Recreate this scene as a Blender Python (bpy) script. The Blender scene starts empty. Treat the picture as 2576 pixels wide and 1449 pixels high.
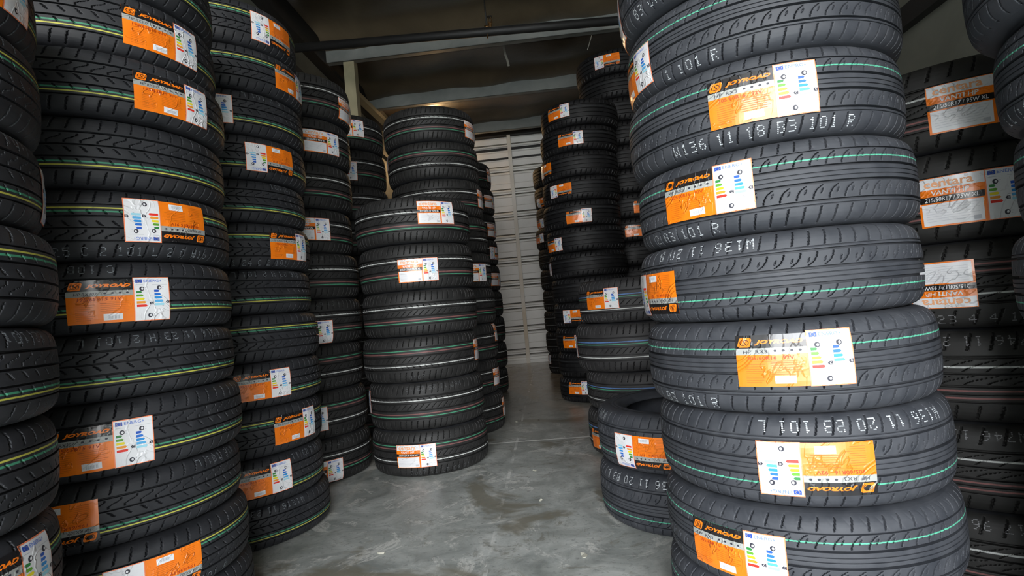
import bpy, math, random
import numpy as np
from mathutils import Matrix, Vector

# ---------------------------------------------------------------- camera, light, exposure
SC = bpy.context.scene
COL = SC.collection
CAM_F, CAM_PITCH, CAM_ROLL, CAM_H = 1410.83, 0.034248, 0.0894, 0.80011
camd = bpy.data.cameras.new('camera'); cam = bpy.data.objects.new('camera', camd); COL.objects.link(cam)
camd.sensor_fit = 'HORIZONTAL'; camd.sensor_width = 36.0; camd.lens = CAM_F * 36.0 / 2576.0
camd.clip_start = 0.02; camd.clip_end = 100
cam.matrix_world = (Matrix.Translation((0, 0, CAM_H)) @ Matrix.Rotation(math.pi/2 + CAM_PITCH, 4, 'X')
                    @ Matrix.Rotation(-CAM_ROLL, 4, 'Z'))
SC.camera = cam

SC.view_settings.view_transform = 'Standard'; SC.view_settings.look = 'None'
SC.view_settings.gamma = 1.0; SC.view_settings.use_curve_mapping = False
SC.view_settings.exposure = 3.25

world = bpy.data.worlds.new('overcast_sky'); SC.world = world; world.use_nodes = True
wn = world.node_tree.nodes; wl = world.node_tree.links
bg = wn['Background']
tcw = wn.new('ShaderNodeTexCoord'); sp = wn.new('ShaderNodeSeparateXYZ'); wl.new(tcw.outputs['Generated'], sp.inputs[0])
el = wn.new('ShaderNodeMapRange'); el.inputs[1].default_value = -0.05; el.inputs[2].default_value = 0.9; el.inputs[3].default_value = 1.1; el.inputs[4].default_value = 4.5
wl.new(sp.outputs[2], el.inputs[0]); wl.new(el.outputs[0], bg.inputs[1]); 
ct = wn.new('ShaderNodeValToRGB'); ct.color_ramp.elements[0].color = (1.0, 0.98, 0.95, 1); ct.color_ramp.elements[1].color = (0.78, 0.88, 1.0, 1); ct.color_ramp.elements[0].position = 0.05; ct.color_ramp.elements[1].position = 0.6
wl.new(sp.outputs[2], ct.inputs[0]); wl.new(ct.outputs[0], bg.inputs[0])

PSI = math.radians(3.7)
def room_xy(u, v):
    return (u*math.cos(PSI) + v*math.sin(PSI), -u*math.sin(PSI) + v*math.cos(PSI))
ROOM = Matrix.Rotation(-PSI, 4, 'Z')

DOOR_V, DOOR_TOP, U0, U1, V1, ZC = -3.2, 3.0, -1.95, 1.75, 7.97, 3.42
# open roller door behind the camera: the sky lights the unit through it (sampling portal)
la = bpy.data.lights.new('open_doorway_daylight', 'AREA'); la.shape = 'RECTANGLE'
la.size = U1-U0-0.3; la.size_y = DOOR_TOP-0.05; la.energy = 1.0; la.cycles.is_portal = True
lo = bpy.data.objects.new('open_doorway_daylight', la); COL.objects.link(lo)
lo.matrix_world = ROOM @ Matrix.Translation(((U0+U1)/2, DOOR_V+0.06, DOOR_TOP/2)) @ Matrix.Rotation(math.radians(90), 4, 'X')

# ---------------------------------------------------------------- helpers
def new_mat(name, base=(0.5, 0.5, 0.5), rough=0.6, metal=0.0, spec=0.5):
    m = bpy.data.materials.new(name); m.use_nodes = True
    b = m.node_tree.nodes['Principled BSDF']
    b.inputs['Base Color'].default_value = (*base, 1); b.inputs['Roughness'].default_value = rough
    b.inputs['Metallic'].default_value = metal; b.inputs['Specular IOR Level'].default_value = spec
    return m
def nodes_of(m): return m.node_tree.nodes, m.node_tree.links, m.node_tree.nodes['Principled BSDF']
def N(m, t, **kw):
    n = m.node_tree.nodes.new(t)
    for k, v in kw.items():
        if k.startswith('i_'): n.inputs[k[2:].replace('_', ' ')].default_value = v
        else: setattr(n, k, v)
    return n
def math_n(m, op, a, b=None, c=None, clamp=False):
    n = m.node_tree.nodes.new('ShaderNodeMath'); n.operation = op; n.use_clamp = clamp
    for i, v in enumerate((a, b, c)):
        if v is None: continue
        if isinstance(v, (int, float)): n.inputs[i].default_value = v
        else: m.node_tree.links.new(v, n.inputs[i])
    return n.outputs[0]
def mix_c(m, fac, a, b):
    n = m.node_tree.nodes.new('ShaderNodeMix'); n.data_type = 'RGBA'
    L = m.node_tree.links
    if isinstance(fac, (int, float)): n.inputs[0].default_value = fac
    else: L.new(fac, n.inputs[0])
    for s, v in ((6, a), (7, b)):
        if isinstance(v, tuple): n.inputs[s].default_value = (*v, 1) if len(v) == 3 else v
        else: L.new(v, n.inputs[s])
    return n.outputs[2]
def noise(m, scale, detail=3, rough=0.55, vec=None, dist=0.0):
    n = m.node_tree.nodes.new('ShaderNodeTexNoise')
    n.inputs['Scale'].default_value = scale; n.inputs['Detail'].default_value = detail
    n.inputs['Roughness'].default_value = rough; n.inputs['Distortion'].default_value = dist
    if vec is not None: m.node_tree.links.new(vec, n.inputs['Vector'])
    return n
def ramp(m, src, stops):
    r = m.node_tree.nodes.new('ShaderNodeValToRGB'); e = r.color_ramp.elements
    while len(e) < len(stops): e.new(0.5)
    for el, (p, c) in zip(e, stops):
        el.position = p; el.color = (c, c, c, 1) if isinstance(c, (int, float)) else (*c, 1)
    m.node_tree.links.new(src, r.inputs[0]); return r.outputs[0]
def bump(m, height, strength, dist):
    n = m.node_tree.nodes.new('ShaderNodeBump'); n.inputs['Strength'].default_value = strength
    n.inputs['Distance'].default_value = dist
    m.node_tree.links.new(height, n.inputs['Height'])
    m.node_tree.links.new(n.outputs[0], nodes_of(m)[2].inputs['Normal']); return n
def link_obj(name, mesh, parent=None, loc=(0, 0, 0), rot=(0, 0, 0), scale=(1, 1, 1)):
    o = bpy.data.objects.new(name, mesh); COL.objects.link(o)
    o.parent = parent; o.location = loc; o.rotation_euler = rot; o.scale = scale
    return o
def tag(o, label=None, cat=None, group=None, kind=None):
    if label: o['label'] = label
    if cat: o['category'] = cat
    if group: o['group'] = group
    if kind: o['kind'] = kind
    return o
class MB:
    """collects polygons with material slots into one mesh"""
    def __init__(s): s.v = []; s.f = []; s.m = []; s.mats = []
    def slot(s, m):
        if m not in s.mats: s.mats.append(m)
        return s.mats.index(m)
    def poly(s, pts, m):
        i = len(s.v); s.v += [tuple(p) for p in pts]; s.f.append(tuple(range(i, i+len(pts)))); s.m.append(s.slot(m))
    def box(s, x0, x1, y0, y1, z0, z1, m, M=None):
        P = [Vector(p) for p in ((x0,y0,z0),(x1,y0,z0),(x1,y1,z0),(x0,y1,z0),(x0,y0,z1),(x1,y0,z1),(x1,y1,z1),(x0,y1,z1))]
        if M is not None: P = [M @ p for p in P]
        i = len(s.v); s.v += [tuple(p) for p in P]
        for q in ((0,3,2,1),(4,5,6,7),(0,1,5,4),(1,2,6,5),(2,3,7,6),(3,0,4,7)):
            s.f.append(tuple(i+k for k in q)); s.m.append(s.slot(m))
    def tube(s, a, b, r, m, n=16, r2=None, cap=True):
        a = Vector(a); b = Vector(b); d = (b-a).normalized()
        x = d.orthogonal().normalized(); y = d.cross(x); r2 = r if r2 is None else r2
        i = len(s.v)
        for c, rr in ((a, r), (b, r2)):
            for k in range(n):
                t = 2*math.pi*k/n; s.v.append(tuple(c + x*rr*math.cos(t) + y*rr*math.sin(t)))
        for k in range(n):
            k2 = (k+1) % n; s.f.append((i+k, i+k2, i+n+k2, i+n+k)); s.m.append(s.slot(m))
        if cap:
            s.f.append(tuple(i+k for k in range(n))[::-1]); s.f.append(tuple(i+n+k for k in range(n)))
            s.m += [s.slot(m)]*2
    def ring(s, c, axis, R, r, m, n=24, k=8):
        """torus"""
        axis = Vector(axis).normalized(); x = axis.orthogonal().normalized(); y = axis.cross(x); i = len(s.v); c = Vector(c)
        for a in range(n):
            ta = 2*math.pi*a/n; d = x*math.cos(ta)+y*math.sin(ta)
            for b in range(k):
                tb = 2*math.pi*b/k; s.v.append(tuple(c + d*(R+r*math.cos(tb)) + axis*r*math.sin(tb)))
        for a in range(n):
            for b in range(k):
                a2, b2 = (a+1) % n, (b+1) % k
                s.f.append((i+a*k+b, i+a2*k+b, i+a2*k+b2, i+a*k+b2)); s.m.append(s.slot(m))
    def mesh(s, name, smooth=False):
        me = bpy.data.meshes.new(name); me.from_pydata(s.v, [], s.f)
        for m in s.mats: me.materials.append(m)
        me.polygons.foreach_set('material_index', s.m)
        if smooth: me.polygons.foreach_set('use_smooth', [True]*len(s.f))
        me.update(); return me

# ---------------------------------------------------------------- materials of the unit
def concrete():
    m = new_mat('polished_concrete', rough=0.4)
    n, l, b = nodes_of(m); tc = N(m, 'ShaderNodeTexCoord').outputs['Object']
    big = noise(m, 1.3, 6, 0.6, tc, 0.6).outputs[0]; mid = noise(m, 5.0, 8, 0.65, tc, 0.8).outputs[0]; fine = noise(m, 45, 6, 0.7, tc).outputs[0]
    c = ramp(m, mid, [(0.32, (0.20, 0.215, 0.20)), (0.5, (0.37, 0.385, 0.36)), (0.66, (0.54, 0.55, 0.52))])
    c = mix_c(m, ramp(m, big, [(0.4, 0.0), (0.75, 0.5)]), c, (0.36, 0.365, 0.33))
    # pale scuffs and dried brown damp patches
    sc = noise(m, 2.2, 9, 0.75, tc, 2.2).outputs[0]
    c = mix_c(m, ramp(m, sc, [(0.55, 0.0), (0.60, 0.85), (0.65, 0.0)]), c, (0.66, 0.65, 0.60))
    br = noise(m, 1.9, 4, 0.6, N_off(m, tc, (3.3, 1.2, 0)), 1.0).outputs[0]
    c = mix_c(m, ramp(m, br, [(0.56, 0.0), (0.64, 0.75)]), c, (0.17, 0.15, 0.10))
    sp2 = noise(m, 6.5, 7, 0.75, N_off(m, tc, (7.1, 2.2, 0)), 1.5).outputs[0]
    c = mix_c(m, ramp(m, sp2, [(0.56, 0.0), (0.66, 0.7)]), c, (0.19, 0.18, 0.14))
    c = mix_c(m, ramp(m, fine, [(0.33, 0.7), (0.46, 0.0)]), c, (0.19, 0.195, 0.185))
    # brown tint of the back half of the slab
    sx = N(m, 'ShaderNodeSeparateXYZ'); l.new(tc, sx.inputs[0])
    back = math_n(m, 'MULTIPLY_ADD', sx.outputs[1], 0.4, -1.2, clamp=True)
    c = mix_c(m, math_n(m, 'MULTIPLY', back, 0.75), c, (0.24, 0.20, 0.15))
    # saw-cut joints filled with pale dust
    wob = math_n(m, 'MULTIPLY', math_n(m, 'SUBTRACT', noise(m, 3, 2, 0.5, tc).outputs[0], 0.5), 0.008)
    ja = math_n(m, 'LESS_THAN', math_n(m, 'ABSOLUTE', math_n(m, 'ADD', math_n(m, 'SUBTRACT', sx.outputs[1], 3.36), wob)), 0.009)
    jb = math_n(m, 'LESS_THAN', math_n(m, 'ABSOLUTE', math_n(m, 'ADD', math_n(m, 'SUBTRACT', sx.outputs[0], -0.27), wob)), 0.007)
    brk = ramp(m, noise(m, 9, 4, 0.6, tc).outputs[0], [(0.48, 0.0), (0.62, 0.5)])
    jb = math_n(m, 'MULTIPLY', jb, brk)
    c = mix_c(m, math_n(m, 'MAXIMUM', ja, jb), c, (0.80, 0.79, 0.74))
    l.new(c, b.inputs['Base Color'])
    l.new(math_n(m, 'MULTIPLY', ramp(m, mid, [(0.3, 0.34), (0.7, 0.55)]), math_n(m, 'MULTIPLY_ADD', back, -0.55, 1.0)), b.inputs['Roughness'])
    bump(m, fine, 0.25, 0.002); return m
def N_off(m, vec, off):
    a = m.node_tree.nodes.new('ShaderNodeVectorMath'); a.operation = 'ADD'
    m.node_tree.links.new(vec, a.inputs[0]); a.inputs[1].default_value = off; return a.outputs[0]
def painted(name, c0, c1, rough, scale=3.0, spec=0.5, bmp=0.15):
    m = new_mat(name, rough=rough, spec=spec); n, l, b = nodes_of(m); tc = N(m, 'ShaderNodeTexCoord').outputs['Object']
    a = noise(m, scale, 6, 0.6, tc, 0.5).outputs[0]
    l.new(mix_c(m, ramp(m, a, [(0.35, 0.0), (0.65, 1.0)]), c0, c1), b.inputs['Base Color'])
    bump(m, noise(m, scale*9, 4, 0.6, tc).outputs[0], bmp, 0.003); return m
M_FLOOR = concrete()
M_WALL = painted('white_steel_panel', (0.84, 0.83, 0.79), (0.90, 0.89, 0.86), 0.45)
M_RIB_SHADE = painted('rib_groove_shade', (0.10, 0.095, 0.085), (0.17, 0.16, 0.14), 0.7)  # dark colour on the groove bottoms paints in the ribs' shadow lines
M_BATTEN = painted('rust_spotted_white_batten', (0.92, 0.91, 0.87), (0.70, 0.58, 0.42), 0.45, 0.8)
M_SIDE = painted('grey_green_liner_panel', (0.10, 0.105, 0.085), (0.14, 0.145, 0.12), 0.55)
M_INSUL = painted('aged_ceiling_insulation', (0.075, 0.056, 0.034), (0.135, 0.10, 0.062), 0.30, 1.6, 0.5, 0.6)
M_PURLIN = painted('grey_primer_steel', (0.15, 0.16, 0.15), (0.21, 0.215, 0.20), 0.42)
M_DARKSTEEL = painted('dark_steel', (0.006, 0.006, 0.006), (0.012, 0.011, 0.010), 0.6)
M_CREAM = painted('cream_steel', (0.30, 0.27, 0.17), (0.40, 0.35, 0.22), 0.45)
M_BRASS = new_mat('worn_brass', (0.30, 0.17, 0.07), 0.35, 0.9)
M_STRAP = new_mat('pale_strap', (0.45, 0.43, 0.36), 0.6)

def struct(name, mb, kind='structure'):
    me = mb.mesh(name); o = link_obj(name, me); o.matrix_world = ROOM; o['kind'] = kind; return o

# floor slab, side walls, front wall with the open doorway
b = MB(); b.box(U0-0.1, U1+0.1, DOOR_V-0.1, V1+0.1, -0.12, 0.0, M_FLOOR); b.box(-7, 7, -12, DOOR_V-0.1, -0.12, -0.01, M_FLOOR); struct('floor', b)
def ribbed_wall(name, mat, p0, p1, z1, nrm, pitch=0.327, phase=0.095, depth=0.020, hb=0.026, gap=0.075):
    """horizontal corrugated sheet from p0 to p1 (room coords), double ribs every pitch; nrm = direction into the room"""
    mb = MB(); prof = [(0.0, 0.0)]; z = phase
    while z < z1-0.1:
        for c in (z, z+gap):
            prof += [(c-hb*0.75, 0.0), (c-hb*0.35, depth), (c+hb*0.35, depth), (c+hb*0.75, 0.0), (c+hb*0.8, -0.035), (c+hb*1.35, -0.035), (c+hb*1.4, 0.0)]
        m0 = z+gap+0.115
        prof += [(m0-0.006, 0.0), (m0, 0.004), (m0+0.006, 0.0)]
        z += pitch
    prof.append((z1, 0.0)); nx, ny = nrm
    for (za, da), (zb, db) in zip(prof[:-1], prof[1:]):
        mb.poly([(p0[0]+nx*da, p0[1]+ny*da, za), (p1[0]+nx*da, p1[1]+ny*da, za), (p1[0]+nx*db, p1[1]+ny*db, zb), (p0[0]+nx*db, p0[1]+ny*db, zb)], M_RIB_SHADE if da < -0.03 and db < -0.03 else mat)
    x0, x1 = sorted((p0[0], p1[0])); y0, y1 = sorted((p0[1], p1[1]))
    if nx == 0: mb.box(x0, x1, y0+0.04, y0+0.12, 0, ZC, mat)
    elif nx > 0: mb.box(x0-0.08, x0-0.001, y0, y1, 0, z1, mat)
    else: mb.box(x0+0.001, x0+0.08, y0, y1, 0, z1, mat)
    return struct(name, mb)
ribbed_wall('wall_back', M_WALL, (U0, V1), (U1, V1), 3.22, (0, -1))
b = MB(); b.box(U0-0.08, U0, DOOR_V, V1, 0, ZC, M_SIDE)
for z in (0.9, 1.95, 2.9): b.box(U0, U0+0.05, DOOR_V, V1, z-0.05, z+0.05, M_DARKSTEEL)
struct('wall_left', b)
b = MB(); b.box(U1, U1+0.08, DOOR_V, V1, 0, ZC, M_SIDE)
struct('wall_right', b)
for k, z in enumerate((0.85, 1.95, 2.95)):
    b = MB(); b.box(U1-0.045, U1, DOOR_V, V1, z-0.045, z+0.045, M_DARKSTEEL); struct('trim_%d' % (40+k), b)
b = MB(); b.box(U0-0.08, U0+0.15, DOOR_V-0.1, DOOR_V, 0, ZC, M_SIDE); b.box(U1-0.15, U1+0.08, DOOR_V-0.1, DOOR_V, 0, ZC, M_SIDE)
b.box(U0+0.15, U1-0.15, DOOR_V-0.1, DOOR_V, DOOR_TOP, ZC, M_SIDE); struct('wall_front', b)
# insulation blanket sagging between the purlins
PUR = [-0.0, 1.25, 2.5, 3.75, 5.0, 6.25, 7.5]
def ceil_z(u, v):
    d = min(abs(v-p) for p in PUR)
    return ZC - 0.10*max(0.0, math.cos(min(d/0.26, 1.0)*math.pi/2))**1.3 - 0.022*math.sin(v*5.1+u*1.3)*math.sin(u*2.7+v*0.7) - 0.01*math.sin(u*9+v*3)
b = MB(); nu, nv = 40, 180
g = [[(U0+(U1-U0)*i/nu, DOOR_V-0.1+(V1+0.1-DOOR_V)*j/nv) for i in range(nu+1)] for j in range(nv+1)]
for j in range(nv+1):
    for i in range(nu+1): u, v = g[j][i]; b.v.append((u, v, ceil_z(u, v)))
b.mats.append(M_INSUL)
for j in range(nv):
    for i in range(nu):
        k = j*(nu+1)+i; b.f.append((k, k+nu+1, k+nu+2, k+1)); b.m.append(0)
b.box(U0-0.08, U1+0.08, DOOR_V-0.1, V1+0.1, ZC+0.06, ZC+0.12, M_INSUL)
o = struct('ceiling', b)
for pl in o.data.polygons[:nu*nv]: pl.use_smooth = True
# C-section purlins
for k, v in enumerate(PUR[1:]):
    b = MB(); z0 = 3.2; zt = 3.345
    b.box(U0, U1, v, v+0.006, z0, zt, M_PURLIN); b.box(U0, U1, v, v+0.07, z0, z0+0.006, M_PURLIN); b.box(U0, U1, v+0.064, v+0.07, z0, z0+0.03, M_PURLIN)
    struct('trim_%d' % (1+k), b)
# girts and eave strut on the back wall
for k, (z, h, d, mt) in enumerate(((3.27, 0.05, 0.10, M_DARKSTEEL), (3.38, 0.06, 0.06, M_PURLIN), (3.06, 0.03, 0.05, M_DARKSTEEL), (2.93, 0.022, 0.03, M_DARKSTEEL))):
    b = MB(); b.box(U0, U1, V1-d, V1-0.001, z-h/2, z+h/2, mt); struct('trim_%d' % (10+k), b)
# vertical batten over the sheet joint
b = MB(); b.box(-0.395, -0.345, V1-0.095, V1-0.04, 0.0, 3.40, M_BATTEN); b.box(-0.38, -0.36, V1-0.04, V1-0.001, 0.0, 3.40, M_DARKSTEEL); struct('trim_20', b)
b = MB(); b.box(U0, U1, V1-0.05, V1-0.001, 0.0, 0.045, M_WALL); struct('baseboard_back', b)
# left frame post with knee braces to the roof
b = MB(); b.box(-1.70, -1.60, 5.02, 5.04, 0, 3.22, M_CREAM); b.box(-1.70, -1.69, 5.04, 5.12, 0, 3.22, M_CREAM); b.box(-1.61, -1.60, 5.04, 5.12, 0, 3.22, M_CREAM)
struct('trim_21', b)
def bar(name, a, c, w, h, mt):
    a = Vector(a); c = Vector(c); d = (c-a); L = d.length
    q = d.to_track_quat('X', 'Z').to_matrix().to_4x4(); q.translation = a
    mb = MB(); mb.box(0, L, -w/2, w/2, -h/2, h/2, mt, q); return struct(name, mb)
bar('trim_22', (-1.82, 5.55, 3.16), (-1.80, 7.0, 3.20), 0.08, 0.05, M_CREAM)
bar('trim_23', (-1.86, 6.2, 2.95), (-1.60, 7.7, 3.18), 0.07, 0.04, M_CREAM)
bar('trim_24', (-1.62, 6.9, 3.22), (-1.50, 7.85, 2.95), 0.09, 0.02, M_CREAM)
bar('trim_25', (-1.93, 1.0, 3.28), (-1.93, 7.9, 3.28), 0.16, 0.20, M_DARKSTEEL)
# sprinkler line hung below the purlins
root = tag(link_obj('sprinkler_pipe', None), 'long dark sprinkler pipe hung across the unit below the ceiling', 'pipe'); root.matrix_world = ROOM
b = MB(); b.tube((U0, 4.26, 3.0), (U1, 4.53, 3.0), 0.034, M_DARKSTEEL, 24); link_obj('pipe', b.mesh('pipe', True), root)
b = MB(); b.tube((-0.30, 4.394, 3.03), (-0.30, 4.394, 3.34), 0.006, M_DARKSTEEL, 8); b.ring((-0.30, 4.394, 3.0), (1, 0.07, 0), 0.038, 0.006, M_BRASS, 28, 8)
b.box(-0.318, -0.282, 4.38, 4.41, 3.035, 3.055, M_BRASS); link_obj('pipe_hanger', b.mesh('pipe_hanger', True), root)
b = MB()
b.tube((-0.27, 4.40, 3.03), (-0.27, 4.40, 3.07), 0.014, M_BRASS, 12); b.tube((-0.27, 4.40, 3.07), (-0.27, 4.40, 3.082), 0.020, M_BRASS, 6)
for s in (-1, 1): b.tube((-0.27+s*0.013, 4.40, 3.08), (-0.27+s*0.009, 4.40, 3.125), 0.003, M_BRASS, 6)
b.tube((-0.27, 4.40, 3.125), (-0.27, 4.40, 3.131), 0.021, M_DARKSTEEL, 12); link_obj('sprinkler_head', b.mesh('sprinkler_head'), root)
# small warm bulkhead lamp high on the back wall
root = tag(link_obj('bulkhead_lamp', None), 'small round warm lamp high on the back wall behind the tall stack', 'lamp'); root.matrix_world = ROOM @ Matrix.Translation((-1.35, V1-0.03, 2.98))
M_GLOW = new_mat('lamp_glass', (1.0, 0.85, 0.6), 0.4); M_GLOW.node_tree.nodes['Principled BSDF'].inputs['Emission Color'].default_value = (1.0, 0.62, 0.28, 1); M_GLOW.node_tree.nodes['Principled BSDF'].inputs['Emission Strength'].default_value = 20.0
b = MB(); b.tube((0, 0.028, 0), (0, -0.03, 0), 0.085, M_DARKSTEEL, 28, 0.08); link_obj('lamp_base', b.mesh('lamp_base'), root)
b = MB()
for i in range(6):
    a0, a1 = i/6*math.pi/2, (i+1)/6*math.pi/2; b.tube((0, -0.03-0.05*math.sin(a0), 0), (0, -0.03-0.05*math.sin(a1), 0), 0.07*math.cos(a0), M_GLOW, 28, max(0.002, 0.07*math.cos(a1)), cap=False)
link_obj('lamp_dome', b.mesh('lamp_dome', True), root)
# loose end of insulation tape hanging from the ceiling
b = MB(); pts = [(-0.22, 5.45, 3.36), (-0.215, 5.5, 3.31), (-0.20, 5.54, 3.27), (-0.195, 5.6, 3.235)]; pts[0] = (-0.225, 5.44, 3.41)
for a, c in zip(pts[:-1], pts[1:]):
    b.box(0, 1, -0.5, 0.5, -0.5, 0.5, M_STRAP, Matrix.Translation(a) @ (Vector(c)-Vector(a)).to_track_quat('X', 'Z').to_matrix().to_4x4() @ Matrix.Diagonal(((Vector(c)-Vector(a)).length, 0.022, 0.002, 1)))
o = link_obj('hanging_strap', b.mesh('hanging_strap')); o.matrix_world = ROOM; tag(o, 'short pale strap hanging from the ceiling behind the pipe', 'strap')
b = MB(); b.tube((0.646, 5.183, 3.33), (0.538, 4.95, 3.016), 0.004, M_STRAP, 8); b.tube((0.646, 5.183, 3.33), (0.646, 5.183, 3.43), 0.004, M_STRAP, 8)
o = link_obj('hanging_string', b.mesh('hanging_string')); o.matrix_world = ROOM; tag(o, 'thin pale string hanging from the ceiling above the right stacks', 'string')
# scraps of paper and dried leaf on the floor
M_SCRAP = new_mat('pale_scrap', (0.62, 0.60, 0.50), 0.7)
rnd = random.Random(11)
for k, (u, v, s, lb) in enumerate([(-0.651, 1.911, 0.018, 'curled pale scrap lying on the concrete nearest the yellow-green tyre stack'), (-0.147, 2.744, 0.013, 'pale scrap on the floor between the short stacks, furthest left of the bright ones'),
        (-0.305, 3.93, 0.014, 'small pale scrap on the brown floor far down the aisle'), (-0.111, 2.325, 0.012, 'pale scrap on the floor halfway up the right of the aisle'),
        (0.035, 1.80, 0.022, 'largest pale scrap, on bare concrete close to the right front stack')]):
    mb = MB(); n = 9
    pts = [(s*(0.7+0.5*rnd.random())*math.cos(2*math.pi*i/n), s*(0.35+0.3*rnd.random())*math.sin(2*math.pi*i/n), 0.001+0.005*rnd.random()) for i in range(n)]
    mb.poly(pts, M_SCRAP); mb.poly([(p[0], p[1], p[2]-0.001) for p in pts][::-1], M_SCRAP)
    for i in range(n):
        a, c = pts[i], pts[(i+1) % n]; mb.poly([a, (a[0], a[1], a[2]-0.001), (c[0], c[1], c[2]-0.001), c], M_SCRAP)
    x, y = room_xy(u, v); o = link_obj('paper_scrap', mb.mesh('paper_scrap'), None, (x, y, 0.0), (0, 0, rnd.random()*6)); tag(o, lb, 'scrap', 'scraps on the floor')

# ---------------------------------------------------------------- tyres
# kind: nominal radius, width, columns, blocks around, grooves (s, width, depth), stripes (s, halfwidth, colour, strength)
WH, RD, GR, YL, BL = (0.62, 0.64, 0.62), (0.22, 0.09, 0.085), (0.07, 0.36, 0.20), (0.60, 0.58, 0.09), (0.10, 0.22, 0.50)
KINDS = {
 'A': dict(R=0.310, W=0.181, nc=1152, nb=64, grooves=[(0.62, .035, .004), (0.27, .055, .007), (-0.08, .055, .007), (-0.47, .045, .006), (0.14, .014, .002), (0.04, .014, .002), (-0.55, .014, .002)],
           stripes=[(0.44, .014, (0.09, 0.42, 0.27), 0.95)], slots=(0.67, -0.58), hooks=[(0.31, 0.59, 1), (-0.43, -0.13, 1)]),
 'B': dict(R=0.324, W=0.166, nc=960, nb=64, grooves=[(0.47, .035, .006), (0.13, .045, .007), (-0.20, .04, .006), (-0.52, .03, .005), (0.50, .012, .002)],
           stripes=[(-0.33, .022, GR, 0.75), (-0.425, .018, YL, 0.9)], slots=(0.56, -0.58), hooks=[(0.17, 0.43, 2), (-0.16, 0.08, 3), (-0.47, -0.24, 4)]),
 'C': dict(R=0.316, W=0.234, nc=768, nb=64, grooves=[(0.40, .03, .006), (0.15, .03, .006), (-0.14, .03, .006), (-0.50, .03, .005), (0.43, .01, .002), (-0.17, .01, .002)],
           stripes=[(0.26, .020, WH, 0.9), (-0.29, .022, RD, 0.9), (-0.405, .016, GR, 0.85)], slots=(0.52, -0.56), hooks=[(-0.10, 0.11, 5), (0.19, 0.36, 4)]),
 'D': dict(R=0.325, W=0.225, nc=768, nb=64, grooves=[(0.42, .03, .006), (0.03, .025, .005), (-0.27, .03, .006), (-0.50, .03, .005)],
           stripes=[(0.25, .020, BL, 0.9), (0.15, .016, GR, 0.85), (-0.38, .018, WH, 0.9)], slots=(0.55, -0.56), hooks=[(-0.22, 0.0, 5)]),
 'E': dict(R=0.334, W=0.216, nc=768, nb=48, grooves=[(0.40, .03, .006), (0.07, .04, .007), (-0.20, .04, .007), (-0.365, .03, .005), (-0.53, .03, .005), (0.44, .01, .002)],
           stripes=[(0.21, .020, WH, 0.9), (-0.29, .018, RD, 0.95), (-0.445, .018, RD, 0.95)], slots=(0.56, -0.60), hooks=[(0.11, 0.36, 6), (-0.16, 0.03, 6)]),
 'F': dict(R=0.322, W=0.200, nc=480, nb=48, grooves=[(0.48, .05, .007), (0.16, .05, .007), (-0.16, .05, .007), (-0.48, .05, .007)],
           stripes=[(0.31, .016, (0.05, 0.055, 0.06), 0.8)], slots=(0.58, -0.58), hooks=[]),
 'G': dict(R=0.325, W=0.240, nc=384, nb=48, grooves=[(0.48, .04, .007), (0.16, .04, .007), (-0.16, .04, .007), (-0.48, .04, .007)],
           stripes=[(0.32, .012, WH, 0.4), (-0.38, .012, WH, 0.4)], slots=(0.58, -0.58), hooks=[]),
}
DS = np.array([0, .3, .5, .65, .75, .83, .89, .93, .96, .98, 1.0]); DR = np.array([0, .0008, .002, .004, .0065, .0105, .0155, .0205, .0265, .0325, .043])
def drop(s): return np.interp(np.abs(s), DS, DR)
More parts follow.
